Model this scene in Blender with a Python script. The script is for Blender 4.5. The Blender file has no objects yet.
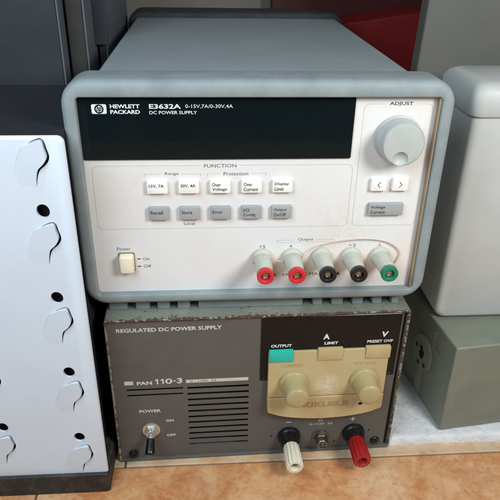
import bpy, bmesh, math, random
from mathutils import Vector, Matrix
random.seed(7)
S = 0.001                      # everything below is in millimetres, scene in metres
sc = bpy.context.scene
COL = sc.collection

# ------------------------------------------------------------------ materials
def srgb(r, g, b):
    f = lambda c: (c/255/12.92) if c/255 <= .04045 else ((c/255+.055)/1.055)**2.4
    return (f(r), f(g), f(b), 1)

class NT:
    def __init__(s, name):
        s.m = bpy.data.materials.new(name); s.m.use_nodes = True
        s.t = s.m.node_tree; s.b = s.t.nodes['Principled BSDF']
        s.co = s.t.nodes.new('ShaderNodeTexCoord').outputs['Object']
    def n(s, kind, **kw):
        x = s.t.nodes.new(kind)
        for k, v in kw.items(): setattr(x, k, v)
        return x
    def link(s, a, b): s.t.links.new(a, b)
    def noise(s, scale, detail=4, rough=.55, vec=None, dist=0):
        x = s.n('ShaderNodeTexNoise'); x.inputs['Scale'].default_value = scale
        x.inputs['Detail'].default_value = detail; x.inputs['Roughness'].default_value = rough
        x.inputs['Distortion'].default_value = dist
        s.link(vec or s.co, x.inputs['Vector']); return x.outputs['Fac']
    def ramp(s, fac, a, b, ca=0., cb=1.):
        x = s.n('ShaderNodeMapRange'); x.inputs[1].default_value = a; x.inputs[2].default_value = b
        x.inputs[3].default_value = ca; x.inputs[4].default_value = cb
        s.link(fac, x.inputs[0]); return x.outputs[0]
    def math(s, op, a, b):
        x = s.n('ShaderNodeMath', operation=op)
        for i, v in enumerate((a, b)):
            if isinstance(v, (int, float)): x.inputs[i].default_value = v
            else: s.link(v, x.inputs[i])
        return x.outputs[0]
    def mix(s, fac, a, b):
        x = s.n('ShaderNodeMix', data_type='RGBA')
        if isinstance(fac, (int, float)): x.inputs[0].default_value = fac
        else: s.link(fac, x.inputs[0])
        for i, v in ((6, a), (7, b)):
            if isinstance(v, tuple): x.inputs[i].default_value = v
            else: s.link(v, x.inputs[i])
        return x.outputs[2]
    def bump(s, h, strength, dist=.0004):
        x = s.n('ShaderNodeBump'); x.inputs['Strength'].default_value = strength
        x.inputs['Distance'].default_value = dist
        s.link(h, x.inputs['Height']); s.link(x.outputs[0], s.b.inputs['Normal'])
    def xyz(s):
        x = s.n('ShaderNodeSeparateXYZ'); s.link(s.co, x.inputs[0]); return x.outputs

def surf(name, c, rough=.5, c2=None, scale=60, lo=.35, hi=.7, amt=.6, bump=.15, bscale=900,
         metal=0, coat=0, c3=None, scale3=14, amt3=.4, spec=.5, sss=0):
    """painted / moulded surface: base colour, patchy wear colour c2, broad stain colour c3, fine grain"""
    q = NT(name)
    c2 = c2 or tuple(x*.86 for x in c[:3])+(1,)
    f = q.ramp(q.noise(scale, 6, .65), lo, hi, 0, amt)
    col = q.mix(f, c, c2)
    if c3: col = q.mix(q.ramp(q.noise(scale3, 5, .6, dist=.6), .48, .75, 0, amt3), col, c3)
    q.link(col, q.b.inputs['Base Color'])
    r = q.ramp(q.noise(scale*2.3, 4), .3, .7, max(0, rough-.07), min(1, rough+.08))
    q.link(r, q.b.inputs['Roughness'])
    q.b.inputs['Metallic'].default_value = metal
    q.b.inputs['Specular IOR Level'].default_value = spec
    if coat: q.b.inputs['Coat Weight'].default_value = coat; q.b.inputs['Coat Roughness'].default_value = .12
    if sss:
        q.b.inputs['Subsurface Weight'].default_value = sss; q.b.inputs['Subsurface Radius'].default_value = (.002, .002, .0015)
    if bump: q.bump(q.noise(bscale, 2), bump)
    return q.m

M = {}
M['bezel'] = surf('bezel_rubber', srgb(127, 140, 143), .6, srgb(148, 157, 159), 55, amt=.75, c3=srgb(106, 115, 120), scale3=25, amt3=.4, bump=.25, bscale=2200)
M['rear'] = surf('rear_rubber_shaded', srgb(36, 40, 43), .75, srgb(48, 52, 54), 40, bump=.2, bscale=1500)  # same rubber as the front bumper, its shade put into a darker colour
M['cover'] = surf('cover_paint', srgb(143, 154, 158), .58, srgb(130, 141, 145), 18, amt=.5, c3=srgb(150, 158, 162), scale3=30, amt3=.35, bump=.5, bscale=1300)
M['white'] = surf('panel_white', srgb(220, 222, 222), .4, srgb(213, 213, 210), 22, amt=.6, c3=srgb(218, 209, 199), scale3=16, amt3=.5, bump=.12, bscale=1600)
M['recess'] = surf('recess_shade_tan', srgb(150, 132, 108), .6, srgb(120, 100, 78), 60)  # tan of the shaded recess wall, painted as a colour
M['glass'] = surf('display_glass', srgb(12, 21, 24), .09, srgb(16, 26, 29), 20, bump=.03, bscale=200, spec=.6)
M['btn_white'] = surf('key_white', srgb(236, 236, 232), .4, srgb(224, 222, 214), 90, bump=.08)
M['btn_grey'] = surf('key_grey', srgb(158, 163, 163), .45, srgb(145, 148, 146), 90, bump=.08)
M['cream'] = surf('key_cream', srgb(236, 227, 204), .4, srgb(228, 214, 186), 70)
M['ink'] = surf('ink_grey', srgb(62, 62, 64), .6, srgb(80, 80, 82), 900, bump=0)
M['ink_light'] = surf('ink_pale', srgb(176, 176, 174), .6, srgb(196, 196, 192), 700, bump=0)
M['print_white'] = surf('print_white', srgb(222, 226, 226), .5, srgb(196, 200, 200), 900, bump=0)
M['knob'] = surf('knob_grey', srgb(176, 183, 180), .45, srgb(164, 170, 166), 80, c3=srgb(160, 158, 148), scale3=60, amt3=.25, bump=.1)
M['post'] = surf('post_grey', srgb(190, 194, 182), .42, srgb(176, 178, 164), 160, c3=srgb(168, 158, 138), scale3=90, amt3=.3)
M['red'] = surf('cap_red', srgb(205, 45, 52), .35, srgb(180, 36, 44), 200)
M['black'] = surf('cap_black', srgb(24, 25, 27), .3, srgb(38, 39, 41), 200)
M['green'] = surf('cap_green', srgb(28, 125, 92), .35, srgb(24, 105, 80), 200)
M['hole'] = surf('hole_dark', srgb(12, 12, 13), .8, srgb(18, 18, 18), 100, bump=0)
M['metal'] = surf('contact_metal', srgb(190, 186, 176), .28, srgb(140, 134, 122), 250, metal=1)
M['chrome'] = surf('nut_chrome', srgb(214, 213, 208), .26, srgb(188, 184, 174), 180, metal=.75)
M['nickel'] = surf('nut_dull', srgb(140, 140, 134), .38, srgb(100, 98, 90), 200, metal=1)
M['pan_face'] = surf('face_brown_grey', srgb(90, 89, 86), .5, srgb(82, 81, 78), 50, c3=srgb(104, 100, 94), scale3=20, amt3=.4, bump=.25, bscale=1800)
M['pan_print'] = surf('print_offwhite', srgb(214, 212, 206), .55, srgb(180, 178, 172), 700, bump=0)
M['bar'] = surf('bar_offwhite', srgb(205, 203, 198), .5, srgb(186, 184, 178), 120, bump=0)
M['pan_black'] = surf('window_black', srgb(17, 18, 20), .2, srgb(26, 27, 28), 60, bump=.05, spec=.25)
def smudged(m, centre, radius, col, amt):
    t = m.node_tree; b = t.nodes['Principled BSDF']; src = b.inputs['Base Color'].links[0].from_socket
    q = NT.__new__(NT); q.m = m; q.t = t; q.b = b; q.co = t.nodes.new('ShaderNodeTexCoord').outputs['Object']
    d = q.n('ShaderNodeVectorMath', operation='DISTANCE'); q.link(q.co, d.inputs[0]); d.inputs[1].default_value = centre
    near = q.ramp(d.outputs['Value'], radius*.3, radius, 1, 0)
    f = q.math('MULTIPLY', near, q.ramp(q.noise(150, 6, .7, dist=.8), .38, .62, 0, amt))
    q.link(q.mix(f, src, col), b.inputs['Base Color']); return m
M['beige'] = surf('cover_beige', srgb(185, 167, 123), .42, srgb(172, 151, 106), 45, c3=srgb(194, 182, 150), scale3=30, amt3=.5, bump=.12, bscale=1200, coat=.05)
M['beige_ink'] = surf('emboss_brown', srgb(160, 130, 86), .5, srgb(176, 148, 104), 300, bump=0)
M['pknob'] = surf('knob_cream', srgb(174, 162, 118), .4, srgb(160, 146, 102), 90, coat=.05)
M['teal'] = surf('key_teal', srgb(38, 184, 168), .38, srgb(34, 168, 152), 90)
M['tblack'] = surf('terminal_black', srgb(16, 17, 18), .28, srgb(28, 28, 29), 160)
M['twhite'] = surf('terminal_white', srgb(226, 221, 200), .38, srgb(208, 200, 172), 140)
M['tred'] = surf('terminal_red', srgb(160, 26, 30), .36, srgb(135, 22, 26), 140)
M['socket_tan'] = surf('socket_tan', srgb(150, 132, 100), .6, srgb(110, 95, 72), 200)
M['shell'] = surf('shell_white', srgb(206, 218, 230), .4, srgb(198, 210, 222), 30, bump=.06)
M['tray'] = surf('tray_black', srgb(24, 27, 29), .55, srgb(40, 42, 42), 80, amt=.8, c3=srgb(90, 84, 74), scale3=120, amt3=.5)
M['body_dark'] = surf('body_dark', srgb(30, 34, 40), .6, srgb(38, 42, 48), 40)
M['slate'] = surf('board_slate', srgb(33, 39, 45), .6, srgb(44, 50, 56), 35, bump=.3)
M['brownblack'] = surf('board_brown', srgb(40, 39, 38), .7, srgb(52, 49, 46), 60, bump=.3)
M['edge'] = surf('board_edge', srgb(88, 94, 102), .6, srgb(78, 84, 92), 50)
M['redbox'] = surf('box_red', srgb(146, 24, 24), .6, srgb(124, 20, 20), 22, bump=.3, bscale=500)
M['redlid'] = surf('lid_dull_red', srgb(82, 25, 25), .65, srgb(66, 24, 23), 14, amt=.8, bump=.3, bscale=500)
M['pbox'] = surf('plastic_pale', srgb(186, 190, 188), .5, srgb(172, 176, 174), 20, bump=.1)
M['cab'] = surf('cabinet_grey', srgb(94, 95, 89), .6, srgb(82, 83, 78), 9, c3=srgb(104, 101, 92), scale3=8, amt3=.4, bump=.2, bscale=700)
M['gbox'] = surf('box_green_grey', srgb(122, 128, 114), .48, srgb(106, 112, 101), 30, c3=srgb(134, 138, 124), scale3=25, amt3=.5, bump=.3, bscale=900)
M['gplate'] = surf('plate_green_grey', srgb(138, 142, 126), .42, srgb(120, 124, 108), 60)
M['wire'] = surf('wire_pale', srgb(206, 176, 158), .35, srgb(186, 150, 130), 120, bump=0)

def case_paint():
    """worn grey-green sheet steel: paint chipped to rust near its front rim, scattered spots"""
    q = NT('case_paint_rusty')
    x, y, z = q.xyz()
    base = q.mix(q.ramp(q.noise(38, 6, .6), .35, .7), srgb(134, 140, 128), srgb(112, 118, 108))
    base = q.mix(q.ramp(q.noise(9, 5, .6, dist=1), .5, .72, 0, .6), base, srgb(158, 160, 148))
    rim = q.ramp(y, -.0016, .0012, 1, 0)                       # the very front rim is chipped most
    n = q.noise(260, 6, .7)
    thr = q.math('ADD', n, q.math('ADD', q.math('MULTIPLY', rim, q.ramp(x, -.1108, -.1090, .10, .19)), q.ramp(q.noise(26, 3), .35, .65, -.07, .05)))
    rust = q.ramp(thr, .62, .66)
    spots = q.ramp(q.noise(150, 3, .5, dist=.5), .715, .735)
    both = q.math('MAXIMUM', rust, spots)
    rc = q.mix(q.noise(420, 4), srgb(50, 38, 31), srgb(104, 76, 56))
    rc = q.mix(q.ramp(q.noise(330, 2), .66, .7), rc, srgb(168, 160, 144))
    q.link(q.mix(both, base, rc), q.b.inputs['Base Color'])
    q.link(q.ramp(both, 0, 1, .45, .85), q.b.inputs['Roughness'])
    q.bump(q.math('SUBTRACT', q.math('MULTIPLY', q.noise(1500, 2), .3), both), .5, .0003)
    return q.m
M['case'] = case_paint()

def tile_mat():
    q = NT('tile_orange')
    a = q.noise(42, 8, .72, dist=.4); b = q.noise(13, 5, .6, dist=.8); c = q.noise(230, 4, .6)
    col = q.mix(q.ramp(a, .40, .62), srgb(208, 158, 110), srgb(184, 118, 70))
    col = q.mix(q.ramp(b, .45, .7, 0, .6), col, srgb(222, 192, 154))
    col = q.mix(q.ramp(c, .52, .66, 0, .4), col, srgb(158, 104, 66))
    col = q.mix(q.ramp(q.noise(110, 5, .7, dist=.3), .52, .66, 0, .55), col, srgb(214, 178, 138))
    x, y, z = q.xyz()
    # pale scuff / dust patches
    dust = q.ramp(q.noise(24, 7, .75, dist=1.2), .62, .74, 0, .35)
    col = q.mix(dust, col, srgb(218, 204, 182))
    q.link(col, q.b.inputs['Base Color'])
    q.link(q.ramp(a, .3, .7, .26, .5), q.b.inputs['Roughness'])
    q.bump(q.noise(130, 6, .6), .35, .0006)
    return q.m
M['tile'] = tile_mat()
def tile_dusty():
    q = NT('tile_dusty')
    a = q.noise(42, 8, .72, dist=.4)
    col = q.mix(q.ramp(a, .36, .68), srgb(206, 172, 134), srgb(186, 142, 100))
    col = q.mix(q.ramp(q.noise(60, 6, .7, dist=1), .4, .62, 0, .75), col, srgb(196, 186, 166))
    q.link(col, q.b.inputs['Base Color'])
    q.link(q.ramp(a, .3, .7, .45, .7), q.b.inputs['Roughness'])
    q.bump(q.noise(160, 6, .6), .4, .0006)
    return q.m
M['tile_dusty'] = tile_dusty()
smudged(M['tile'], (.098, -.045, -.1544), .03, srgb(228, 208, 184), .4)
for c_, r_, a_ in (((.055, 0, .058), .035, .5), ((.100, 0, .140), .03, .4), ((.075, 0, .025), .03, .4), ((-.085, 0, .10), .03, .25)): smudged(M['white'], c_, r_, srgb(214, 196, 182), a_)
smudged(M['beige'], (.052, -.004, .074), .012, srgb(216, 212, 200), .7)
M['grout'] = surf('grout_dark', srgb(110, 94, 78), .9, srgb(74, 62, 52), 150, bump=.5, bscale=600)
M['wall'] = surf('wall_plaster', srgb(134, 131, 122), .85, srgb(116, 113, 105), 25, bump=.5, bscale=300)
def foam_mat():
    q = NT('foam_white')
    q.link(q.mix(q.ramp(q.noise(90, 5, .7), .4, .7), srgb(236, 238, 240), srgb(212, 214, 218)), q.b.inputs['Base Color'])
    q.b.inputs['Roughness'].default_value = .9
    q.bump(q.math('ADD', q.noise(260, 6, .75), q.noise(60, 3)), 1, .0016)
    return q.m
M['foam'] = foam_mat()

# ------------------------------------------------------------------ helpers
def finish(name, bm, m, parent=None, smooth=None, bevel=0, seg=2):
    bmesh.ops.recalc_face_normals(bm, faces=bm.faces)
    bmesh.ops.scale(bm, vec=(S, S, S), verts=bm.verts)
    me = bpy.data.meshes.new(name); bm.to_mesh(me); bm.free()
    o = bpy.data.objects.new(name, me); COL.objects.link(o)
    me.materials.append(M[m] if isinstance(m, str) else m)
    if parent: o.parent = parent
    if bevel:
        b = o.modifiers.new('bevel', 'BEVEL'); b.width = bevel*S; b.segments = seg
        b.limit_method = 'ANGLE'; b.angle_limit = math.radians(35); b.harden_normals = False
    if smooth is not None:
        for p in me.polygons: p.use_smooth = True
        me.set_sharp_from_angle(angle=math.radians(smooth))
    return o
def shapekeep(o, **kw):
    for k, v in kw.items(): o[k] = v
    return o
def thing(name, label, cat, loc=(0, 0, 0), rz=0, group=None):
    o = bpy.data.objects.new(name, None); COL.objects.link(o)
    o.location = [c*S for c in loc]; o.rotation_euler = (0, 0, rz); o.empty_display_size = .02
    o['label'] = label; o['category'] = cat
    if group: o['group'] = group
    return o
def tag(o, label, cat):
    o['label'] = label; o['category'] = cat; return o

def box(bm, x0, x1, y0, y1, z0, z1):
    v = [bm.verts.new((x, y, z)) for x in (x0, x1) for y in (y0, y1) for z in (z0, z1)]
    for f in ((0,1,3,2), (4,6,7,5), (0,4,5,1), (2,3,7,6), (0,2,6,4), (1,5,7,3)): bm.faces.new([v[i] for i in f])
def rrect(x0, x1, z0, z1, r, n=8):
    p = []
    for cx, cz, a0 in ((x1-r, z1-r, 0), (x0+r, z1-r, 90), (x0+r, z0+r, 180), (x1-r, z0+r, 270)):
        for i in range(n+1):
            a = math.radians(a0+90*i/n); p.append((cx+r*math.cos(a), cz+r*math.sin(a)))
    return p
def loft(bm, loops, cap0=False, cap1=False):
    """loops: lists of 3-D points, same count"""
    rows = [[bm.verts.new(p) for p in lp] for lp in loops]
    n = len(rows[0])
    for a, b in zip(rows, rows[1:]):
        for i in range(n): bm.faces.new((a[i], a[(i+1) % n], b[(i+1) % n], b[i]))
    if cap0: bm.faces.new(rows[0])
    if cap1: bm.faces.new(rows[-1][::-1])
def prism(bm, pts, y0, y1):
    """outline in x,z extruded from y0 to y1; y may be functions of (x,z)"""
    f0 = y0 if callable(y0) else (lambda x, z: y0)
    f1 = y1 if callable(y1) else (lambda x, z: y1)
    loft(bm, [[(x, f0(x, z), z) for x, z in pts], [(x, f1(x, z), z) for x, z in pts]], True, True)
def rbox(bm, x0, x1, y0, y1, z0, z1, r, e=.6):
    """key-like rounded box whose front (y1, toward the viewer) edge is softened"""
    L = []
    for y, ins in ((y0, 0), (y1+e, 0), (y1+e*.3, e*.3), (y1, e)):
        L.append([(x, y, z) for x, z in rrect(x0+ins, x1-ins, z0+ins, z1-ins, max(.2, r-ins*.6), 4)])
    loft(bm, L, True, True)
def lathe(bm, cx, cz, prof, seg=48, rib=None, mat=None, cap=True):
    """prof: (radius, y, ribbed) from the panel outwards along -y"""
    loops = []
    for pr in prof:
        r, y = pr[0], pr[1]; rb = len(pr) > 2 and pr[2]
        lp = []
        for i in range(seg):
            a = 2*math.pi*i/seg; rr = r
            if rb and rib: rr = r + rib[0]*(0.5+0.5*math.cos(rib[1]*a))
            v = Vector((cx+rr*math.cos(a), y, cz+rr*math.sin(a)))
            lp.append(mat @ v if mat else v)
        loops.append(lp)
    loft(bm, loops, cap, cap)
def tube(bm, pts, r, n=8, rs=None):
    pts = [Vector(p) for p in pts]; loops = []
    for i, p in enumerate(pts):
        t = (pts[min(i+1, len(pts)-1)]-pts[max(i-1, 0)]).normalized()
        u = t.orthogonal().normalized() if i == 0 else (u - t*u.dot(t)).normalized()
        w = t.cross(u); q = rs[i] if rs else r
        loops.append([p+(u*math.cos(a)+w*math.sin(a))*q for a in (2*math.pi*k/n for k in range(n))])
    loft(bm, loops, True, True)
def plate_holes(bm, x0, x1, z0, z1, y0, y1, holes):
    """plate between y0 (front) and y1 (back) with rectangular through slots"""
    xs = sorted({x0, x1, *[h[0] for h in holes], *[h[1] for h in holes]})
    zs = sorted({z0, z1, *[h[2] for h in holes], *[h[3] for h in holes]})
    V = {}
    def v(i, j, y):
        k = (i, j, y)
        if k not in V: V[k] = bm.verts.new((xs[i], y, zs[j]))
        return V[k]
    solid = lambda i, j: 0 <= i < len(xs)-1 and 0 <= j < len(zs)-1 and not any(
        h[0] <= (xs[i]+xs[i+1])/2 <= h[1] and h[2] <= (zs[j]+zs[j+1])/2 <= h[3] for h in holes)
    for i in range(len(xs)-1):
        for j in range(len(zs)-1):
            if not solid(i, j): continue
            bm.faces.new((v(i,j,y0), v(i+1,j,y0), v(i+1,j+1,y0), v(i,j+1,y0)))
            bm.faces.new((v(i,j,y1), v(i,j+1,y1), v(i+1,j+1,y1), v(i+1,j,y1)))
            for di, dj, a, b in ((-1,0,(i,j),(i,j+1)), (1,0,(i+1,j),(i+1,j+1)), (0,-1,(i,j),(i+1,j)), (0,1,(i,j+1),(i+1,j+1))):
                if not solid(i+di, j+dj): bm.faces.new((v(*a,y0), v(*b,y0), v(*b,y1), v(*a,y1)))

def text(bm, s, x0, x1, z0, z1, y, bold=0.0, shear=0.0, ext=.05):
    """lettering fitted to a box on the panel, a hair proud of plane y"""
    cu = bpy.data.curves.new('t', 'FONT'); cu.body = s; cu.size = 1; cu.resolution_u = 3
    cu.offset = bold; cu.shear = shear
    ob = bpy.data.objects.new('t', cu); COL.objects.link(ob)
    dg = bpy.context.evaluated_depsgraph_get(); dg.update()
    me = bpy.data.meshes.new_from_object(ob.evaluated_get(dg))
    xs = [v.co.x for v in me.vertices]; ys = [v.co.y for v in me.vertices]
    ax, bx, ay, by = min(xs), max(xs), min(ys), max(ys)
    t = bmesh.new(); t.from_mesh(me)
    mp = [bm.verts.new((x0+(v.co.x-ax)/(bx-ax)*(x1-x0), y-ext, z0+(v.co.y-ay)/max(1e-6, by-ay)*(z1-z0))) for v in t.verts]
    t.verts.index_update()
    for f in t.faces:
        try: bm.faces.new([mp[v.index] for v in f.verts])
        except ValueError: pass
    t.free(); bpy.data.meshes.remove(me); bpy.data.objects.remove(ob); bpy.data.curves.remove(cu)
def rect(bm, x0, x1, z0, z1, y): 
    bm.faces.new([bm.verts.new(p) for p in ((x0,y,z0), (x1,y,z0), (x1,y,z1), (x0,y,z1))])
def poly(bm, pts, y): bm.faces.new([bm.verts.new((x, y, z)) for x, z in pts])
def disc(bm, cx, cz, r, y, n=32, k=1): poly(bm, [(cx+r*math.cos(2*math.pi*i/n), cz+k*r*math.sin(2*math.pi*i/n)) for i in range(n)], y)
def ring2(bm, cx, cz, r0, r1, y, n=32):
    A = [bm.verts.new((cx+r0*math.cos(2*math.pi*i/n), y, cz+r0*math.sin(2*math.pi*i/n))) for i in range(n)]
    B = [bm.verts.new((cx+r1*math.cos(2*math.pi*i/n), y, cz+r1*math.sin(2*math.pi*i/n))) for i in range(n)]
    for i in range(n): bm.faces.new((A[i], A[(i+1) % n], B[(i+1) % n], B[i]))
def cat(pts, n=10):
    out = []; P = [Vector(p) for p in pts]
    for i in range(len(P)-1):
        a, b_, c_, d_ = P[max(i-1, 0)], P[i], P[i+1], P[min(i+2, len(P)-1)]
        for k in range(n):
            t = k/n; out.append(.5*((2*b_)+(-a+c_)*t+(2*a-5*b_+4*c_-d_)*t*t+(-a+3*b_-3*c_+d_)*t**3))
    out.append(P[-1]); return out
def carve(o, cutter):
    md = o.modifiers.new('cut', 'BOOLEAN'); md.operation = 'DIFFERENCE'; md.object = cutter; md.solver = 'EXACT'
    dg = bpy.context.evaluated_depsgraph_get(); dg.update()
    me = bpy.data.meshes.new_from_object(o.evaluated_get(dg))
    o.modifiers.clear(); o.data = me; bpy.data.objects.remove(cutter)
B = bmesh.new
class Print:
    """collects printed words and marks; each becomes its own little mesh"""
    def __init__(s, fn, m, parent): s.a = (fn, m, parent)
    def text(s, *a, **k):
        b = B(); text(b, *a, **k); return s.a[0]('lettering', b, s.a[1], s.a[2])
    def mark(s, *shapes):
        b = B()
        for f, *a in shapes: f(b, *a)
        return s.a[0]('printed_mark', b, s.a[1], s.a[2])

# ================================================================== setting
# floor tiles: one slab of grout with bevelled tiles on it
FZ = -154.4
fl = B()
v = [fl.verts.new(p) for p in ((-1600, -1500, FZ-1.6), (1600, -1500, FZ-1.6), (1600, 900, FZ-1.6), (-1600, 900, FZ-1.6))]; fl.faces.new(v)
floor = finish('floor', fl, 'grout'); floor['kind'] = 'structure'
def tiles(y0, y1, xoff, m, nm):
    b = B(); w = 400
    for k in range(-4, 4): box(b, xoff+k*w+.8, xoff+(k+1)*w-.8, y0+.8, y1-.8, FZ-6, FZ)
    o = finish(nm, b, m, bevel=.9, seg=3); o['kind'] = 'structure'; return o
tiles(-415.5, -15.2, 232, 'tile', 'floor_tiles')
tiles(-815.5, -415.5, 232, 'tile', 'floor_tiles')
tiles(-15.2, 384.8, -104+400, 'tile_dusty', 'floor_tiles')

w = B(); box(w, -900, 900, 470, 520, FZ, 900)
wall = finish('wall', w, 'wall'); wall['kind'] = 'structure'

# ================================================================== upper instrument
HZ = 16.1
U = thing('power_supply', 'white-faced power supply in grey rubber bumper, stacked on top of the brown-grey one', 'power supply', (0, 0, -HZ))
def up(name, bm, m, parent=None, **kw):
    bmesh.ops.translate(bm, vec=(0, 0, HZ), verts=bm.verts)
    return finish(name, bm, m, parent or U, **kw)

# sheet cover
b = B()
L = []
for y, ins in ((24, 0), (303, 0)):
    L.append([(x, y, z) for x, z in rrect(-104.5+ins, 104.5-ins, 2, 145.1-ins, 3.0, 4)])
loft(b, L, True, True); up('case_cover', b, 'cover', smooth=40)
# rear bumper
b = B(); L = []
for y, ins in ((301, 2.5), (303, .6), (307, 0), (334, 0), (340, 3), (342, 7)):
    L.append([(x, y, z) for x, z in rrect(-113+ins, 113-ins, -14+ins, 151.5-ins, 14-ins*.7, 6)])
loft(b, L, True, True); up('rear_bumper', b, 'rear', smooth=50)
# front bumper ring
b = B(); L = []
OX0, OX1, OZ0, OZ1 = -119.5, 119.6, -5.6, 149.6
for y, ins, inner in ((40, 12, 0), (29, 11, 0), (28, 3, 0), (26, 1, 0), (22, .1, 0), (0, 0, 0), (-3, .5, 0), (-4.8, 1.8, 0), (-5.6, 3.6, 0)):
    L.append([(x, y, z) for x, z in rrect(OX0+ins, OX1-ins, OZ0+ins, OZ1-ins, max(3, 15-ins*.8), 8)])
IX0, IX1, IZ0, IZ1 = -110.6, 110.9, 2.4, 139.4
for y, g in ((-5.6, 1.0), (-5.2, .3), (-4.4, 0), (1.5, 0)):
    L.append([(x, y, z) for x, z in rrect(IX0-g, IX1+g, IZ0-g, IZ1+g, 2.6+g, 8)])
loft(b, L); up('front_bumper', b, 'bezel', smooth=55)
# ribs under the bumper
gaps = [(-93,-87), (-77,-71.5), (-62.6,-57), (-48,-42), (34.5,42), (49,56), (64.5,71.5), (79.5,86.5), (93.5,101)]
x = -106
for g in gaps+[(106, 0)]:
    b = B(); rbox(b, x, g[0], 26, 4, -16.05, -4.5, 1, .8); up('foot', b, 'bezel', smooth=40)
    x = g[1]
b = B(); box(b, -100, 100, 9, 270, -15.2, 1.5); up('underside_shade', b, 'rear')  # bottom pan added, coloured dark to put shade into the rib gaps
# rear feet
for x in (-80, 62):
    b = B(); rbox(b, x, x+18, 280, 262, -16.05, 3, 2, .8); up('foot', b, 'rear')

# face plate
b = B(); box(b, -112.5, 112.5, 0, 3, -1.5, 141); FP = up('front_panel', b, 'white')
# tan strip painting the recess shading on the bumper's inner right wall
b = B(); box(b, 109.3, 110.7, -4.2, -.1, 2.9, 138.9); up('recess_shade_strip', b, 'recess', bevel=.3)

q = Print(up, 'ink', FP)
for a in (('FUNCTION', -35.8, -15.2, 93.7, 96.0), ('Range', -60.8, -52.0, 88.4, 90.7), ('Protection', -23.4, -7.6, 88.2, 90.6),
          ('Local', -49.9, -42.8, 53.3, 55.5), ('Power', -95.5, -86.3, 34.9, 37.3), ('On', -78.7, -74.2, 27.0, 29.2),
          ('Off', -78.6, -73.4, 21.2, 23.5), ('Output', 27.6, 38.0, 39.4, 42.2), ('\u00b160 VDC MAX TO', 17.5, 54.0, 12.3, 14.7),
          ('+S', .7, 5.1, 34.8, 37.1), ('+', 21.7, 23.9, 34.8, 37.1), ('S', 66.2, 68.2, 34.6, 37.1)):
    q.text(*a, 0)
q.text('ADJUST', 79.4, 94.4, 132.9, 135.6, 0, bold=.02)
q.mark((rect, -82.6, -80.2, 27.8, 28.6, -.06)); q.mark((rect, -82.6, -80.2, 21.9, 22.7, -.06))
q.mark((rect, 42.6, 45.0, 35.7, 36.2, -.06)); q.mark((rect, 63.2, 65.2, 35.7, 36.2, -.06))
q.mark(*[(rect, 84.9-w_/2, 84.9+w_/2, 35.3-k*.8, 35.6-k*.8, -.06) for k, w_ in ((0, 3.2), (1, 2.0), (2, .8))], (rect, 84.75, 85.05, 35.5, 37.2, -.07))
for cx in (12.0, 57.5): q.mark((poly, [(cx-1.5, 12.2), (cx+1.5, 12.2), (cx, 14.9)], -.06))

# thin printed outlines
def outline(bm, x0, x1, z0, z1, r, gap=None, y=-.06, w=.28, gaps2=()):
    p = rrect(x0, x1, z0, z1, r, 5); n = len(p); q = rrect(x0+w, x1-w, z0+w, z1-w, r-w*.5, 5)
    A = [bm.verts.new((a, y, c)) for a, c in p]; D = [bm.verts.new((a, y, c)) for a, c in q]
    for i in range(n):
        j = (i+1) % n
        if gap and p[i][1] > z1-.2 and p[j][1] > z1-.2 and abs(p[i][0]-p[j][0]) > 4:
            xs = sorted((p[i][0], p[j][0]))
            for a, c in ((xs[0], gap[0]), (gap[1], xs[1])): rect(bm, a, c, z1-w, z1, y)
            continue
        bm.faces.new((A[i], A[j], D[j], D[i]))
b = B()
outline(b, -106.5, 60.5, 50.8, 95.2, 3.5, (-38, -13))
outline(b, 63.6, 107.5, 50.8, 134.4, 3.5, (77, 97))
outline(b, 12.5, 52.8, 38.8, 40.8, .8, (25, 40))
for x0, x1, g0, g1 in ((-74, -38, -63, -50.5), (-34, 4, -25.5, -6)):
    rect(b, x0, g0, 89.4, 89.65, -.06); rect(b, g1, x1, 89.4, 89.65, -.06)
    rect(b, x0, x0+.25, 87.6, 89.65, -.06); rect(b, x1-.25, x1, 87.6, 89.65, -.06)
up('printed_outline', b, 'ink_light', FP)

# display window
b = B(); L = []
for y, ins in ((.5, 0), (-.9, 0), (-1.2, .3)):
    L.append([(x, y, z) for x, z in rrect(-110.4+ins, 58+ins*-1, 99.4+ins, 139.2-ins, 1.2, 4)])
loft(b, L, True, True); DW = up('display_window', b, 'glass', smooth=30)
q = Print(up, 'print_white', DW)
q.text('HEWLETT', -91.2, -73.6, 132.1, 134.5, -1.2, bold=.03)
q.text('PACKARD', -91.2, -73.6, 128.7, 131.1, -1.2, bold=.03)
q.text('E3632A', -68, -49, 131.8, 134.7, -1.2, bold=.025)
q.text('DC POWER SUPPLY', -68, -39.4, 128.5, 130.5, -1.2, bold=.01)
q.text('0-15V,7A/0-30V,4A', -46.3, -17.6, 131.9, 134.4, -1.2)
b = B(); poly(b, rrect(-102.2, -93.3, 128.8, 134.6, .9, 4), -1.26); BG = up('logo_badge', b, 'print_white', DW)
b = B()
ring2(b, -97.75, 131.7, 1.9, 2.75, -1.32)
text(b, 'hp', -99.3, -96.2, 129.4, 134.0, -1.3, shear=.3, bold=.03)
up('logo_mark', b, 'glass', DW)

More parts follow.
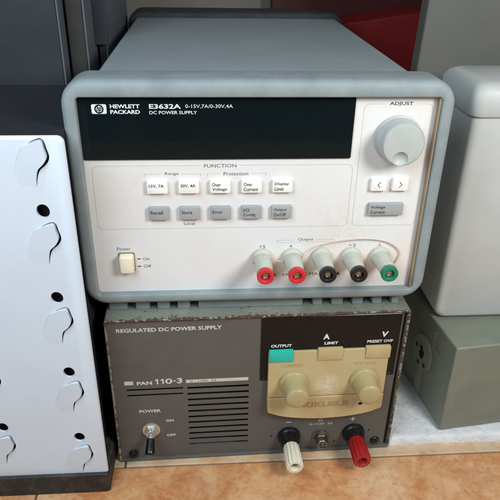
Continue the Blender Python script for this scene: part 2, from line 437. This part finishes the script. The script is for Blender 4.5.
# keys
def key(x0, x1, z0, z1, m, lines, d=3.0, ink='ink', fs=2.5):
    b = B(); rbox(b, x0, x1, .2, -d, z0, z1, 1.0, .7)
    k = up('push_button', b, m, smooth=35)
    if lines:
        hh = fs; q = Print(up, ink, k)
        tops = {1: [(z0+z1)/2+hh/2+1.0], 2: [z1-1.5, z1-1.5-hh-.9]}[len(lines)]
        for (s, wf), zt in zip(lines, tops):
            q.text(s, x0+1.4, x0+1.4+wf, zt-hh, zt, -d, bold=.022)
    return k
PX = [-72.6, -52.5, -32.3, -12.0, 8.1]
for x, ls in zip(PX, ([('15V, 7A', 9.6)], [('30V, 4A', 9.6)], [('Over', 5.6), ('Voltage', 9.6)], [('Over', 5.6), ('Current', 9.4)], [('Display', 9.4), ('Limit', 6)])):
    key(x, x+13.3, 76.9, 85.8, 'btn_white', ls)
for x, ls in zip(PX, ([('Recall', 8.2)], [('Store', 7)], [('Error', 6.8)], [('I/O', 4.2), ('Config', 8)], [('Output', 8.6), ('On/Off', 8.2)])):
    key(x, x+13.5, 58.2, 67.5, 'btn_grey', ls)
key(73.0, 83.6, 77.1, 86.2, 'btn_white', None); key(87.4, 98.1, 77.1, 86.4, 'btn_white', None)
key(73.2, 96.9, 59.4, 68.3, 'btn_grey', [('Voltage', 10), ('Current', 10)])
for cx, sg in ((78.3, -1), (92.8, 1)):
    b = B(); t = .5
    for s2 in (1, -1):
        poly(b, [(cx+sg*1.1, 81.7), (cx+sg*(1.1-t*1.3), 81.7), (cx-sg*.9-sg*t*.6, 81.7+s2*2.0), (cx-sg*.9+sg*t*.6, 81.7+s2*2.0)], -3.06)
    k = [o for o in U.children if o.name.startswith('push_button')][10 if sg < 0 else 11]
    up('lettering', b, 'ink', k)
# power key in its socket
b = B(); rbox(b, -95.0, -84.0, .2, -.9, 18.8, 33.4, 1.2, .4); PS = up('key_surround', b, 'socket_tan')
b = B(); L = []
for y, ins in ((-.5, 0), (-5.2, .2), (-5.9, .6), (-6.2, 1.4)):
    L.append([(x, y, z) for x, z in rrect(-94.4+ins, -84.6-ins, 19.4+ins, 32.8-ins, 1.6, 5)])
loft(b, L, True, True); up('power_button', b, 'cream', smooth=40)

# adjust knob
b = B()
lathe(b, 86.9, 112.3, [(14.6, -.3), (15.1, -.8), (15.0, -2.2), (14.2, -2.6), (14.0, -3, 1), (13.6, -13, 1), (13.2, -14.2), (12.4, -15), (11.9, -15.1)], 144, rib=(.35, 48))
KN = up('adjust_knob', b, 'knob')
b = B(); bmesh.ops.create_icosphere(b, subdivisions=4, radius=5.6, matrix=Matrix.Translation((85.9, -17.7, 103.5)))
c = up('c', b, 'knob'); carve(KN, c)
for p in KN.data.polygons: p.use_smooth = True
KN.data.set_sharp_from_angle(angle=math.radians(28))

# binding posts
for cx, m in ((3.0, 'red'), (23.8, 'red'), (44.4, 'black'), (65.1, 'black'), (85.7, 'green')):
    b = B()
    lathe(b, cx, 28, [(6.9, .1), (7.1, -1.2), (6.9, -3.2), (6.2, -4.2), (5.7, -4.6), (5.7, -6, 1), (5.0, -23.2, 1), (5.1, -23.9)], 96, rib=(.38, 24))
    P = up('binding_post', b, 'post', smooth=60)
    b = B()
    lathe(b, cx, 28, [(5.4, -23.7), (5.7, -24.3), (5.75, -27.3), (5.3, -28.1), (3.5, -28.2), (3.1, -27.9), (2.9, -25.0), (.1, -25.0)], 48, cap=True)
    up('post_cap', b, m, P, smooth=45)
    b = B(); lathe(b, cx, 28, [(2.7, -25.1), (2.6, -25.8), (1.7, -26.1), (1.5, -25.4)], 24); up('socket', b, 'metal', P, smooth=40)

# ================================================================== lower instrument
PXc, PYc, PZc, PH, PA = 2.6, -6.0, -16.1, 138.1, .0183
D = thing('power_supply', 'brown-grey power supply with beige flap and vent slots, underneath the white-faced one', 'power supply', (PXc, PYc, PZc-PH), PA)
def dn(name, bm, m, parent=None, **kw):
    bmesh.ops.translate(bm, vec=(0, 0, PH), verts=bm.verts)
    return finish(name, bm, m, parent or D, **kw)
W2 = 111.2
# sheet case (open-fronted shell)
b = B()
out = rrect(-W2, W2, -137.6, 0, 1.6, 4); inn = rrect(-W2+1.8, W2-1.8, -137.6+1.8, -1.8, .8, 4)
L = [[(x, y, z) for x, z in out] for y in (330, 0, -.1)]
L[2] = [(x, -1.6, z) for x, z in out]
L.append([(x, -2.0, z) for x, z in rrect(-W2+.5, W2-.5, -137.1, -.5, 1.3, 4)])
L.append([(x, -1.6, z) for x, z in inn]); L.append([(x, 200, z) for x, z in inn])
loft(b, L, True, True); dn('case', b, 'case', smooth=40)
# rubber feet
for x in (-92, 78):
    for y in (14, 300):
        b = B(); bmesh.ops.create_cone(b, cap_ends=True, segments=24, radius1=6, radius2=7, depth=1.4, matrix=Matrix.Translation((x+7, y, -137.7)))
        dn('foot', b, 'tblack')
# face with vent slots
holes = [(-100.2, -57.8, -66.2, -64.2), (-100.2, -57.8, -71.6, -69.6)]
for i in range(11):
    z = -65.6-i*5.86; holes.append((-54.6, -7.4, z-1.25, z+1.25))
b = B(); plate_holes(b, -W2+2, W2-4.5, -135.6, -2.0, 0, .9, holes)
DF = dn('front_panel', b, 'pan_face')
b = B(); box(b, -104, 4, 12, 13, -130, -58); dn('vent_shade_plate', b, 'hole')  # black plate added behind the slots, painting the unlit interior
b = B(); box(b, W2-4.4, W2-1.9, 1.2, 3, -135.6, -2.0); dn('side_gap_shade', b, 'hole')  # dark strip painting the shadow between panel and case
b = B(); box(b, -W2+.6, W2-.6, -2.3, 1, -137.65, -135.7); dn('bottom_lip', b, 'pan_face', bevel=.4)

q = Print(dn, 'pan_print', DF)
q.text('REGULATED DC POWER SUPPLY', -103.3, -27.8, -11.5, -8.2, 0, bold=.025)
q.text('PAN', -92.2, -80.8, -60.3, -57.1, 0, bold=.04)
for x in (-78.6, -74.4):
    q.mark((poly, [(x+1.3, -60.3), (x+2.4, -60.3), (x+2.4, -55.2), (x+1.5, -55.2), (x, -56.4), (x, -57.2), (x+1.3, -56.5)], -.06))
q.text('0', -70.9, -65.6, -60.3, -55.1, 0, bold=.02)
q.mark((rect, -65.0, -62.7, -58.2, -57.3, -.06))
q.text('3', -62.1, -58.1, -60.3, -55.1, 0, bold=.03)
q.text('POWER', -92.2, -75.6, -88.2, -85.2, 0, bold=.03)
q.text('ON', -72.2, -66.3, -98.6, -96.2, 0, bold=.04)
q.text('OFF', -72.2, -65.2, -114.2, -111.8, 0, bold=.04)
q.text('0~110V  3A', 42.7, 61.8, -110.4, -108.3, 0)
q.mark((rect, 23.2, 27.6, -106.2, -105.5, -.06))
q.mark((rect, 76.0, 80.2, -106.0, -105.3, -.06), (rect, 77.75, 78.45, -107.8, -103.5, -.07))
tri = []
for p, q_ in (((49.6, -106.4), (53.6, -106.4)), ((53.6, -106.4), (51.6, -103.2)), ((51.6, -103.2), (49.6, -106.4))):
    d = Vector((q_[0]-p[0], q_[1]-p[1])).normalized(); nn = Vector((-d.y, d.x))*.22
    tri.append((poly, [(p[0]-nn.x, p[1]-nn.y), (q_[0]-nn.x, q_[1]-nn.y), (q_[0]+nn.x, q_[1]+nn.y), (p[0]+nn.x, p[1]+nn.y)], -.06))
q.mark(*tri)
for r4 in ((-101.4, -94.8, -60.0, -56.4), (-55.4, -8.0, -60.2, -57.2)):
    b = B(); rect(b, *r4, -.06); dn('printed_bar', b, 'bar', DF)
Print(dn, 'ink', DF).text('0 - 110V  3A', -52, -32, -59.7, -57.8, -.06)

# black window behind the flap
b = B(); L = []
for y, ins in ((.3, 0), (-.8, 0), (-1.1, .3), (-1.1, 1.6), (-.8, 1.9)):
    L.append([(x, y, z) for x, z in rrect(.9+ins, 105.4-ins, -60.5+ins, -2.6-ins, .8, 3)])
loft(b, L, True, True); BW = dn('black_window', b, 'pan_black', smooth=30)
q = Print(dn, 'print_white', BW)
q.text('A', 47.3, 52.2, -23.9, -19.0, -.8, bold=.04)
q.text('V', 91.8, 96.8, -23.7, -18.8, -.8, bold=.04, shear=.12)
q.text('OUTPUT', 8.4, 24.0, -29.6, -27.0, -.8, bold=.035)
q.text('LIMIT', 48.6, 59.0, -28.7, -26.2, -.8, bold=.035)
q.text('PRESET OVP', 81.2, 101.0, -28.7, -26.2, -.8, bold=.025)

# beige flap
fy = lambda x, z: -2.6 - (-31-z)/65*4.6
up_pts = [(6.6, -74.0), (98.0, -74.0), (98.9, -33.4), (98.3, -32.8), (7.3, -32.8), (6.7, -33.4)]
b = B(); prism(b, up_pts, -.2, fy); FLP = dn('flap', b, 'beige', bevel=.5, seg=3, smooth=40)
b = B()
pts = [(98.0, -74.7), (97.8, -87.0), (97.0, -88.5)]
for i in range(13):
    t = i/12; x = 96-t*87; pts.append((x, -89.0-7.2*(1-(2*t-1)**2)**.75))
pts += [(7.4, -88.5), (6.8, -87.2), (6.6, -74.7)]
prism(b, pts, -.2, lambda x, z: fy(x, z)-.5); FL2 = dn('flap_lip', b, 'beige', bevel=.7, seg=3, smooth=40)
for a in (('CURRENT', 16.5, 33.5, -46.5, -43.8, 0), ('VOLTAGE', 71.5, 89.0, -46.9, -44.2, 0)):
    b = B(); text(b, *a)
    for v_ in b.verts: v_.co.y = fy(v_.co.x, v_.co.z)-.08
    dn('lettering', b, 'beige_ink', FLP)
b = B(); text(b, 'KIKUSUI', 35.3, 69.5, -84.2, -79.3, 0, bold=.02)
r_ = bmesh.ops.extrude_face_region(b, geom=b.faces[:])
for e_ in r_['geom']:
    if isinstance(e_, bmesh.types.BMVert): e_.co.y -= .45
for v_ in b.verts: v_.co.y += fy(v_.co.x, v_.co.z)-.5+.1
dn('lettering', b, 'beige_ink', FL2)
b = B(); lathe(b, 80.2, -83.4, [(1.7, fy(80, -83)-.52), (1.6, fy(80, -83)-.6)], 20); dn('trimmer_hole', b, 'hole', FL2)
# three keys along the flap's top
for x0, x1, z1, m in ((6.9, 25.3, -30.2, 'teal'), (43.8, 62.9, -29.7, 'beige'), (80.3, 99.4, -29.6, 'beige')):
    b = B(); rbox(b, x0, x1, -.3, -4.2, -41.2, z1-1.2, .6, .45); dn('push_button', b, m, smooth=35)
# knobs on the flap
for cx in (26.3, 81.0):
    b = B(); y0 = -4.6; cz = -60.6
    lathe(b, cx, cz, [(11.0, y0+.6), (11.2, y0-.8), (11.0, y0-2.6), (10.5, y0-3.2), (9.4, y0-3.6), (9.2, y0-4.4), (8.8, y0-15.5), (8.7, y0-17.6), (8.4, y0-18.5), (7.8, y0-19.1), (6.8, y0-19.4), (3.5, y0-19.9)], 96, rib=(.22, 24))
    dn('control_knob', b, 'pknob', smooth=50)
# terminals
for cx, cz, m, rt_, ln in ((26.2, -120.0, 'twhite', 6.0, 33.5), (79.6, -120.0, 'tred', 6.4, 31.5)):
    T = B()
    lathe(T, cx, cz, [(9.2, .1), (9.4, -1.5), (9.2, -3.0), (8.6, -3.6), (8.2, -5.0), (7.6, -9.5), (7.2, -10.6), (5.0, -10.9)], 64)
    TB = dn('terminal', T, 'tblack', smooth=50)
    b = B(); lathe(b, cx, cz, [(6.2, -10.5), (6.3, -11.6), (6.3, -12.4)], 48); dn('collar', b, m if m == 'tred' else 'tblack', TB, smooth=40)
    b = B()
    lathe(b, cx, cz, [(5.4, -11.8), (rt_-.5, -12.2), (rt_-.4, -13.2, 1), (rt_, -ln+1, 1), (rt_-.3, -ln, 1), (4.0, -ln-.1), (3.6, -ln+.5), (3.4, -ln+7), (.2, -ln+7)], 128, rib=(.85, 14))
    dn('terminal_cap', b, m, TB, smooth=42)
    b = B(); lathe(b, cx, cz, [(3.2, -ln+6.6), (3.2, -ln+4.5), (2.0, -ln+4.3), (1.8, -ln+5.5)], 32); dn('socket', b, 'socket_tan' if m == 'twhite' else 'metal', TB, smooth=40)
# earth post between them
cx, cz = 52.4, -122.6
b = B(); lathe(b, cx, cz, [(6.9, .1), (6.9, -1.1), (6.2, -1.5)], 48); E_ = dn('earth_terminal', b, 'nickel', smooth=40)
b = B(); lathe(b, cx, cz, [(5.6, -1.3), (5.6, -4.6), (5.0, -5.2)], 6); dn('hex_nut', b, 'nickel', E_, bevel=.3)
b = B(); lathe(b, cx, cz, [(4.6, -5.0), (4.8, -6), (4.7, -9.6), (4.2, -10.2), (2.4, -10.3), (2.2, -12.0), (1.6, -12.4)], 32); dn('thumb_nut', b, 'nickel', E_, smooth=40)
b = B(); box(b, cx-2.2, cx+2.2, -12.6, -12.42, cz-.3, cz+.3); dn('stud_slot', b, 'hole', E_)
# toggle
cx, cz = -84.2, -106.2
b = B(); lathe(b, cx, cz, [(7.0, .1), (7.0, -.7), (6.6, -.9), (5.6, -1.0)], 48); TG = dn('toggle_switch', b, 'chrome', smooth=30)
b = B(); lathe(b, cx, cz, [(5.3, -.9), (5.3, -2.9), (4.9, -3.3)], 6); dn('hex_nut', b, 'chrome', TG, bevel=.3)
b = B(); lathe(b, cx, cz, [(3.9, -3), (3.9, -5.0), (3.5, -5.6), (2.6, -5.8)], 32); dn('bushing', b, 'chrome', TG, smooth=40)
base = Vector((cx, -4.6, cz)); tip = Vector((cx-.6, -18.5, cz-9.0)); d = tip-base
b = B(); tube(b, [base+d*t for t in (0, .12, .26)], 0, 24, [1.7, 2.1, 2.3]); dn('lever', b, 'chrome', TG, smooth=50)
b = B(); tube(b, [base+d*t for t in (.22, .24, .5, .8, .93, .99, 1.0)], 0, 24, [2.4, 3.0, 3.3, 3.8, 3.9, 3.1, 1.4]); dn('lever_sleeve', b, 'tblack', TG, smooth=50)
# screws and pin holes
for x, z in ((-99.6, -131.0), (99.0, -130.3)):
    b = B(); lathe(b, x, z, [(3.7, 0), (3.7, -.9), (3.1, -1.7), (2.0, -2.0)], 32)
    sw = dn('screw', b, 'tblack', smooth=40)
    b = B(); box(b, x-1.9, x+1.9, -2.12, -2.02, z-.35, z+.35); box(b, x-.35, x+.35, -2.10, -2.02, z-1.9, z+1.9); dn('cross_slot', b, 'hole', sw)
for x, z in ((11.6, -120.0), (64.5, -129.4), (92.8, -119.1)):
    b = B(); disc(b, x, z, .9, -.05, 16); dn('pin_hole', b, 'hole')

# thin wire looped round the posts
b = B()
tube(b, cat([(-4.0, -5.5, 26.0), (-3.5, -7.5, 28), (3.0, -7.6, 34.2), (10.2, -6.4, 29.0), (13.6, -5.5, 27.4), (17.4, -6.6, 28.2), (23.8, -7.2, 34.4), (31.2, -5.4, 30.6), (40.2, -3.4, 37.0), (58, -2.2, 40.6), (76, -1.6, 41.2), (90, -1.4, 38.4), (99, -1.2, 31), (97.5, -1.2, 22), (93, -2.4, 18.4)]), .38, 8)
w_ = finish('wire', b, 'wire', smooth=60)
tag(w_, 'thin pale wire looped round the binding posts of the white instrument', 'wire')

# ================================================================== left: white pressed cover on a black tray
C = thing('computer_case', 'white case front with pressed hooks and round holes on a black base, at far left', 'case', (-171, -14, FZ))
def cs(name, bm, m, parent=None, **kw):
    bmesh.ops.translate(bm, vec=(171, 14, -FZ), verts=bm.verts)
    return finish(name, bm, m, parent or C, **kw)
YF = -36
b = B(); L = []
for y, ins in ((YF+2.2, 0), (YF+1.6, 0), (YF+.5, .6), (YF, 1.8)):
    L.append([(x, y, z) for x, z in rrect(-236+ins, -112.6-ins, -139+ins*.4, 126-ins, 4, 5)])
loft(b, L, True, True); CP = cs('front_cover', b, 'shell', smooth=50)
zz = [(-99+i*60) for i in range(4)]
cutters = []
for i in range(4):
    for cx, dz in ((-129.8, 0), (-182, 12)):
        b = B(); bmesh.ops.create_cone(b, cap_ends=True, segments=32, radius1=3.9, radius2=3.9, depth=30, matrix=Matrix.Translation((cx, YF, zz[i]+dz)) @ Matrix.Rotation(math.pi/2, 4, 'X') @ Matrix.Diagonal((1, 1.15, 1, 1)))
        c = cs('c', b, 'hole'); carve(CP, c)
CP.data.set_sharp_from_angle(angle=math.radians(40))
b = B(); box(b, -228, -119, YF+8, 112, -136, 120); cs('chassis', b, 'body_dark')  # case body, its dark colour standing in for the shaded side and interior
# hook-shaped pressings with a dark slit along their right side
def smooth2(pts, n=6): return [(v.x, v.z) for v in cat([(a, 0, c) for a, c in pts], n)]
def hook(cx, cz, k=1):
    E = smooth2([(-6.5, 12.6), (-2.5, 14.2), (1.2, 14.4), (2.2, 9.5), (3.0, 4.4), (1.0, .6), (-3.0, -3.4), (-4.6, -8.5), (-5.2, -14)], 5)
    P0 = [(-17, -15), (-20, -8), (-16, -1), (-12.6, 6.5), (-10, 10.8)]+E
    b = B(); prism(b, [(cx+x*k, cz+z*k) for x, z in P0], YF+.4, lambda x, z: YF+.2-2.1*min(1, max(0, (x-cx+19)/17))*min(1, max(.05, (z-cz+15)/12))); h = cs('hook_pressing', b, 'shell', bevel=.9, seg=3, smooth=60)
    b = B(); E = [(cx+x*k, cz+z*k) for x, z in E]; F = []
    for i, (a, c_) in enumerate(E):
        d = Vector((E[min(i+1, len(E)-1)][0]-E[max(i-1, 0)][0], E[min(i+1, len(E)-1)][1]-E[max(i-1, 0)][1])).normalized()
        w3 = .15+1.35*math.sin(math.pi*i/(len(E)-1)); F.append((a-d.y*w3, c_+d.x*w3))
    b.free(); b = B(); prism(b, E+F[::-1], YF-4, YF+5); carve(CP, cs('c', b, 'hole'))
for z in (-121, -61, -1, 59, 110):
    hook(-126.0, z, .95)
    if z < 100: hook(-180, z+12, .95)
C.rotation_euler = (0, 0, 0)
CP.data.set_sharp_from_angle(angle=math.radians(40))
b = B(); L = []
for y, ins in ((70, 0), (YF-1.4, 0), (YF-2.4, 1)):
    L.append([(x, y, z) for x, z in rrect(-236+ins, -111.9-ins, FZ+.05+ins*.4, -135.2-ins*.5, 2.5, 4)])
loft(b, L, True, True); cs('base_tray', b, 'tray', smooth=40)

# ================================================================== dark boards standing behind on the left
def board(lab, x0, x1, y0, y1, z1, m, lean=0, notch=None):
    t = thing('board', lab, 'board', ((x0+x1)/2, (y0+y1)/2, FZ), lean, 'dark boards standing behind')
    ox, oy = (x0+x1)/2, (y0+y1)/2
    b = B(); box(b, x0-ox, x1-ox-1.6, y0-oy, y1-oy, 0, z1-FZ); finish('panel', b, m, t, bevel=1)
    b = B(); box(b, x1-ox-1.5, x1-ox, y0-oy-.8, y1-oy, 0, z1-FZ-(notch or 0)); finish('edge_strip', b, 'edge', t, bevel=.5)
    return t
board('wide dark slate board standing leftmost behind the white-faced instrument', -200, -141.5, 120, 300, 260, 'slate')
board('narrow brown-black board between the wide slate board and the thin one', -139.6, -125.2, 135, 320, 300, 'brownblack')
board('thin slate board with pale edge, nearest the grey cover of the top instrument', -123.4, -116.0, 175, 330, 300, 'slate', notch=0)
b = B()
prism(b, [(-8, -10), (2.5, -10), (5, 6), (3.5, 18), (5.0, 60), (-8, 60)], 0, 3)
clip = finish('bracket', b, 'slate', bevel=.8); clip.location = (-117.5*S, 168*S, 150*S)
tag(clip, 'small blue-grey bent bracket fixed against the thin slate board', 'bracket')

# ================================================================== right and back
R_ = thing('red_box', 'bright red box with dull red lid standing behind the instruments', 'box', (145, 400, FZ))
b = B()
prism(b, [(-95, 0), (110, 0), (110, 150-FZ), (68, 144.5-FZ), (-19, 132-FZ), (-95, 121-FZ)], -35, 30); finish('box_body', b, 'redbox', R_, bevel=2)
b = B(); box(b, -95, 110, 32, 55, 0, 320-FZ); finish('lid', b, 'redlid', R_, bevel=1.5)
b = B(); prism(b, [(-2, 0), (280, 0), (280, 480), (8, 480), (-2, FZ*0+150)], 0, 18)
cab = finish('panel', b, 'cab', bevel=2, seg=3); cab.location = (145*S, 152*S, FZ*S); tag(cab, 'tall dim grey panel standing in front of the red box at right', 'panel')
PB = thing('plastic_box', 'pale grey lidded plastic box standing on the green-grey metal box at the right edge', 'box', (240, 75, FZ+96.5))
b = B(); rbox(b, -86, 88, 33, -33, 0, 176, 9, 4); finish('box_body', b, 'pbox', PB, smooth=50)
b = B(); L = []
for z_, ins in ((172, .5), (172, -2), (174, -2.6), (188, -2.4), (193, .5), (195, 5)):
    L.append([(x_, y_, z_) for x_, y_ in rrect(-86+ins, 88-ins, -33+ins, 33-ins, 8, 5)])
loft(b, L, True, True); finish('lid', b, 'pbox', PB, smooth=40)
import mathutils
fb = B(); nx, ny_ = 60, 70
X0, X1, Y0, Y1 = 113.8, 300, -4, 140
grid = []
for j in range(ny_+1):
    row = []
    for i in range(nx+1):
        u, w2 = i/nx, j/ny_
        x = X0+(X1-X0)*u; y = Y0+(Y1-Y0)*w2
        nz = mathutils.noise.noise(Vector((x*.06, y*.06, 1)))
        if i == 0: x += 1.5*mathutils.noise.noise(Vector((0, y*.15, 3)))
        if j == 0: y += 1.6*mathutils.noise.noise(Vector((x*.15, 0, 5)))
        e = min(x-X0, y-Y0); h = FZ+8.0+nz*.9-max(0, 2.5-e)*.9
        row.append(fb.verts.new((x, y, h)))
    grid.append(row)
for j in range(ny_):
    for i in range(nx): fb.faces.new((grid[j][i], grid[j][i+1], grid[j+1][i+1], grid[j+1][i]))
bd = [grid[0][i] for i in range(nx+1)]+[grid[j][nx] for j in range(1, ny_+1)]+[grid[ny_][i] for i in range(nx-1, -1, -1)]+[grid[j][0] for j in range(ny_-1, 0, -1)]
lo = [fb.verts.new((v_.co.x, v_.co.y, FZ+.05)) for v_ in bd]
for i in range(len(bd)): j = (i+1) % len(bd); fb.faces.new((bd[i], bd[j], lo[j], lo[i]))
fb.faces.new(lo)
foam = finish('foam_sheet', fb, 'foam', smooth=60); tag(foam, 'white fuzzy foam sheet on the tiles beside the lower instrument', 'foam sheet')

# green-grey metal box on the foam, turned a little
G = thing('metal_box', 'green-grey metal box with round lock plate, lying on the white foam', 'metal box', (159.0, 2.0, FZ+9.2), math.radians(6.3))
b = B(); box(b, 0, 130, 0, 112, 0, 86.5); GB = finish('box_body', b, 'gbox', G, bevel=1.6, seg=3, smooth=40)
def face_x(pts, x):      # outline drawn on the box's left face (y,z) extruded outwards
    bm = B(); loft(bm, [[(x0_, y, z) for y, z in pts] for x0_ in (.3, x)], True, True); return bm
cy, cz = 47.5, 46.5
b = face_x([(cy+16.5*math.cos(t*math.pi/20), cz+17.5*math.sin(t*math.pi/20)) for t in range(40)], -2.0)
LP = finish('lock_plate', b, 'gplate', G, bevel=.7, seg=3, smooth=40)
b = face_x([(cy-4.5, cz-44), (cy+4.5, cz-44), (cy+4.5, cz-15), (cy-4.5, cz-15)], -1.2); finish('plate_tab', b, 'gplate', LP, bevel=.5)
b = face_x([(cy-19, cz+14), (cy-15, cz+14), (cy-15, cz+33), (cy-16.5, cz+33), (cy-16.5, cz+17), (cy-34, cz+17), (cy-34, cz+14)], -1.6); finish('plate_bracket', b, 'gbox', G, bevel=.4)
for yy, z2, r in ((cy-7.5, cz-9, 2.3), (cy+10, cz+2, 2.2), (cy+3, cz-12.5, 2.2)):
    b = B(); loft(b, [[(x_, yy+r*math.cos(t*math.pi/10), z2+r*math.sin(t*math.pi/10)) for t in range(20)] for x_ in (-2.0, -2.15)], True, True); finish('rivet_hole', b, 'body_dark', LP)
b = B(); pk = [(-4, -1.5), (-2.5, -5), (1.5, -5.5), (3.8, -1), (2.2, 1.2), (4, 5), (.5, 6.5), (-1.8, 3), (-4.2, 3)]
loft(b, [[(x_, cy+u*1.05, cz+w2*1.1) for u, w2 in pk] for x_ in (-2.0, -2.2)], True, True); finish('keyhole', b, 'hole', LP)

# ================================================================== camera
cx, cy, cz, pitch, yaw, roll, fpx = -33.9812, -362.1489, 228.9644, .4937, .0786, .0192, 599.83
f = Vector((math.sin(yaw)*math.cos(pitch), math.cos(yaw)*math.cos(pitch), -math.sin(pitch)))
rt = Vector((math.cos(yaw), -math.sin(yaw), 0)); upv = rt.cross(f)
r2 = rt*math.cos(roll)+upv*math.sin(roll); u2 = -rt*math.sin(roll)+upv*math.cos(roll)
cam = bpy.data.cameras.new('camera'); co = bpy.data.objects.new('camera', cam); COL.objects.link(co)
mw = Matrix((r2, u2, -f)).transposed().to_4x4(); mw.translation = Vector((cx, cy, cz))*S
co.matrix_world = mw
cam.sensor_width = 36; cam.sensor_fit = 'HORIZONTAL'; cam.lens = fpx/500*36; cam.clip_start = .01; cam.clip_end = 20
sc.camera = co

# ================================================================== light
def area(name, loc, target, size, power, color):
    l = bpy.data.lights.new(name, 'AREA'); l.shape = 'DISK'; l.size = size*S; l.energy = power; l.color = color
    o = bpy.data.objects.new(name, l); COL.objects.link(o); o.location = Vector(loc)*S
    o.rotation_euler = (Vector(target)-Vector(loc)).to_track_quat('-Z', 'Y').to_euler(); return o
area('window_light', (320, -380, 370), (0, -10, -10), 200, 3.0, (1, .985, .955))
area('room_light', (-260, -330, 400), (-40, -20, 0), 380, 2.6, (.80, .91, 1.0))
wd = bpy.data.worlds.new('World'); sc.world = wd; wd.use_nodes = True
bg = wd.node_tree.nodes['Background']; bg.inputs[0].default_value = (.80, .90, 1.0, 1); bg.inputs[1].default_value = .10
sc.view_settings.view_transform = 'Standard'; sc.view_settings.look = 'None'; sc.view_settings.gamma = 1; sc.view_settings.exposure = 0
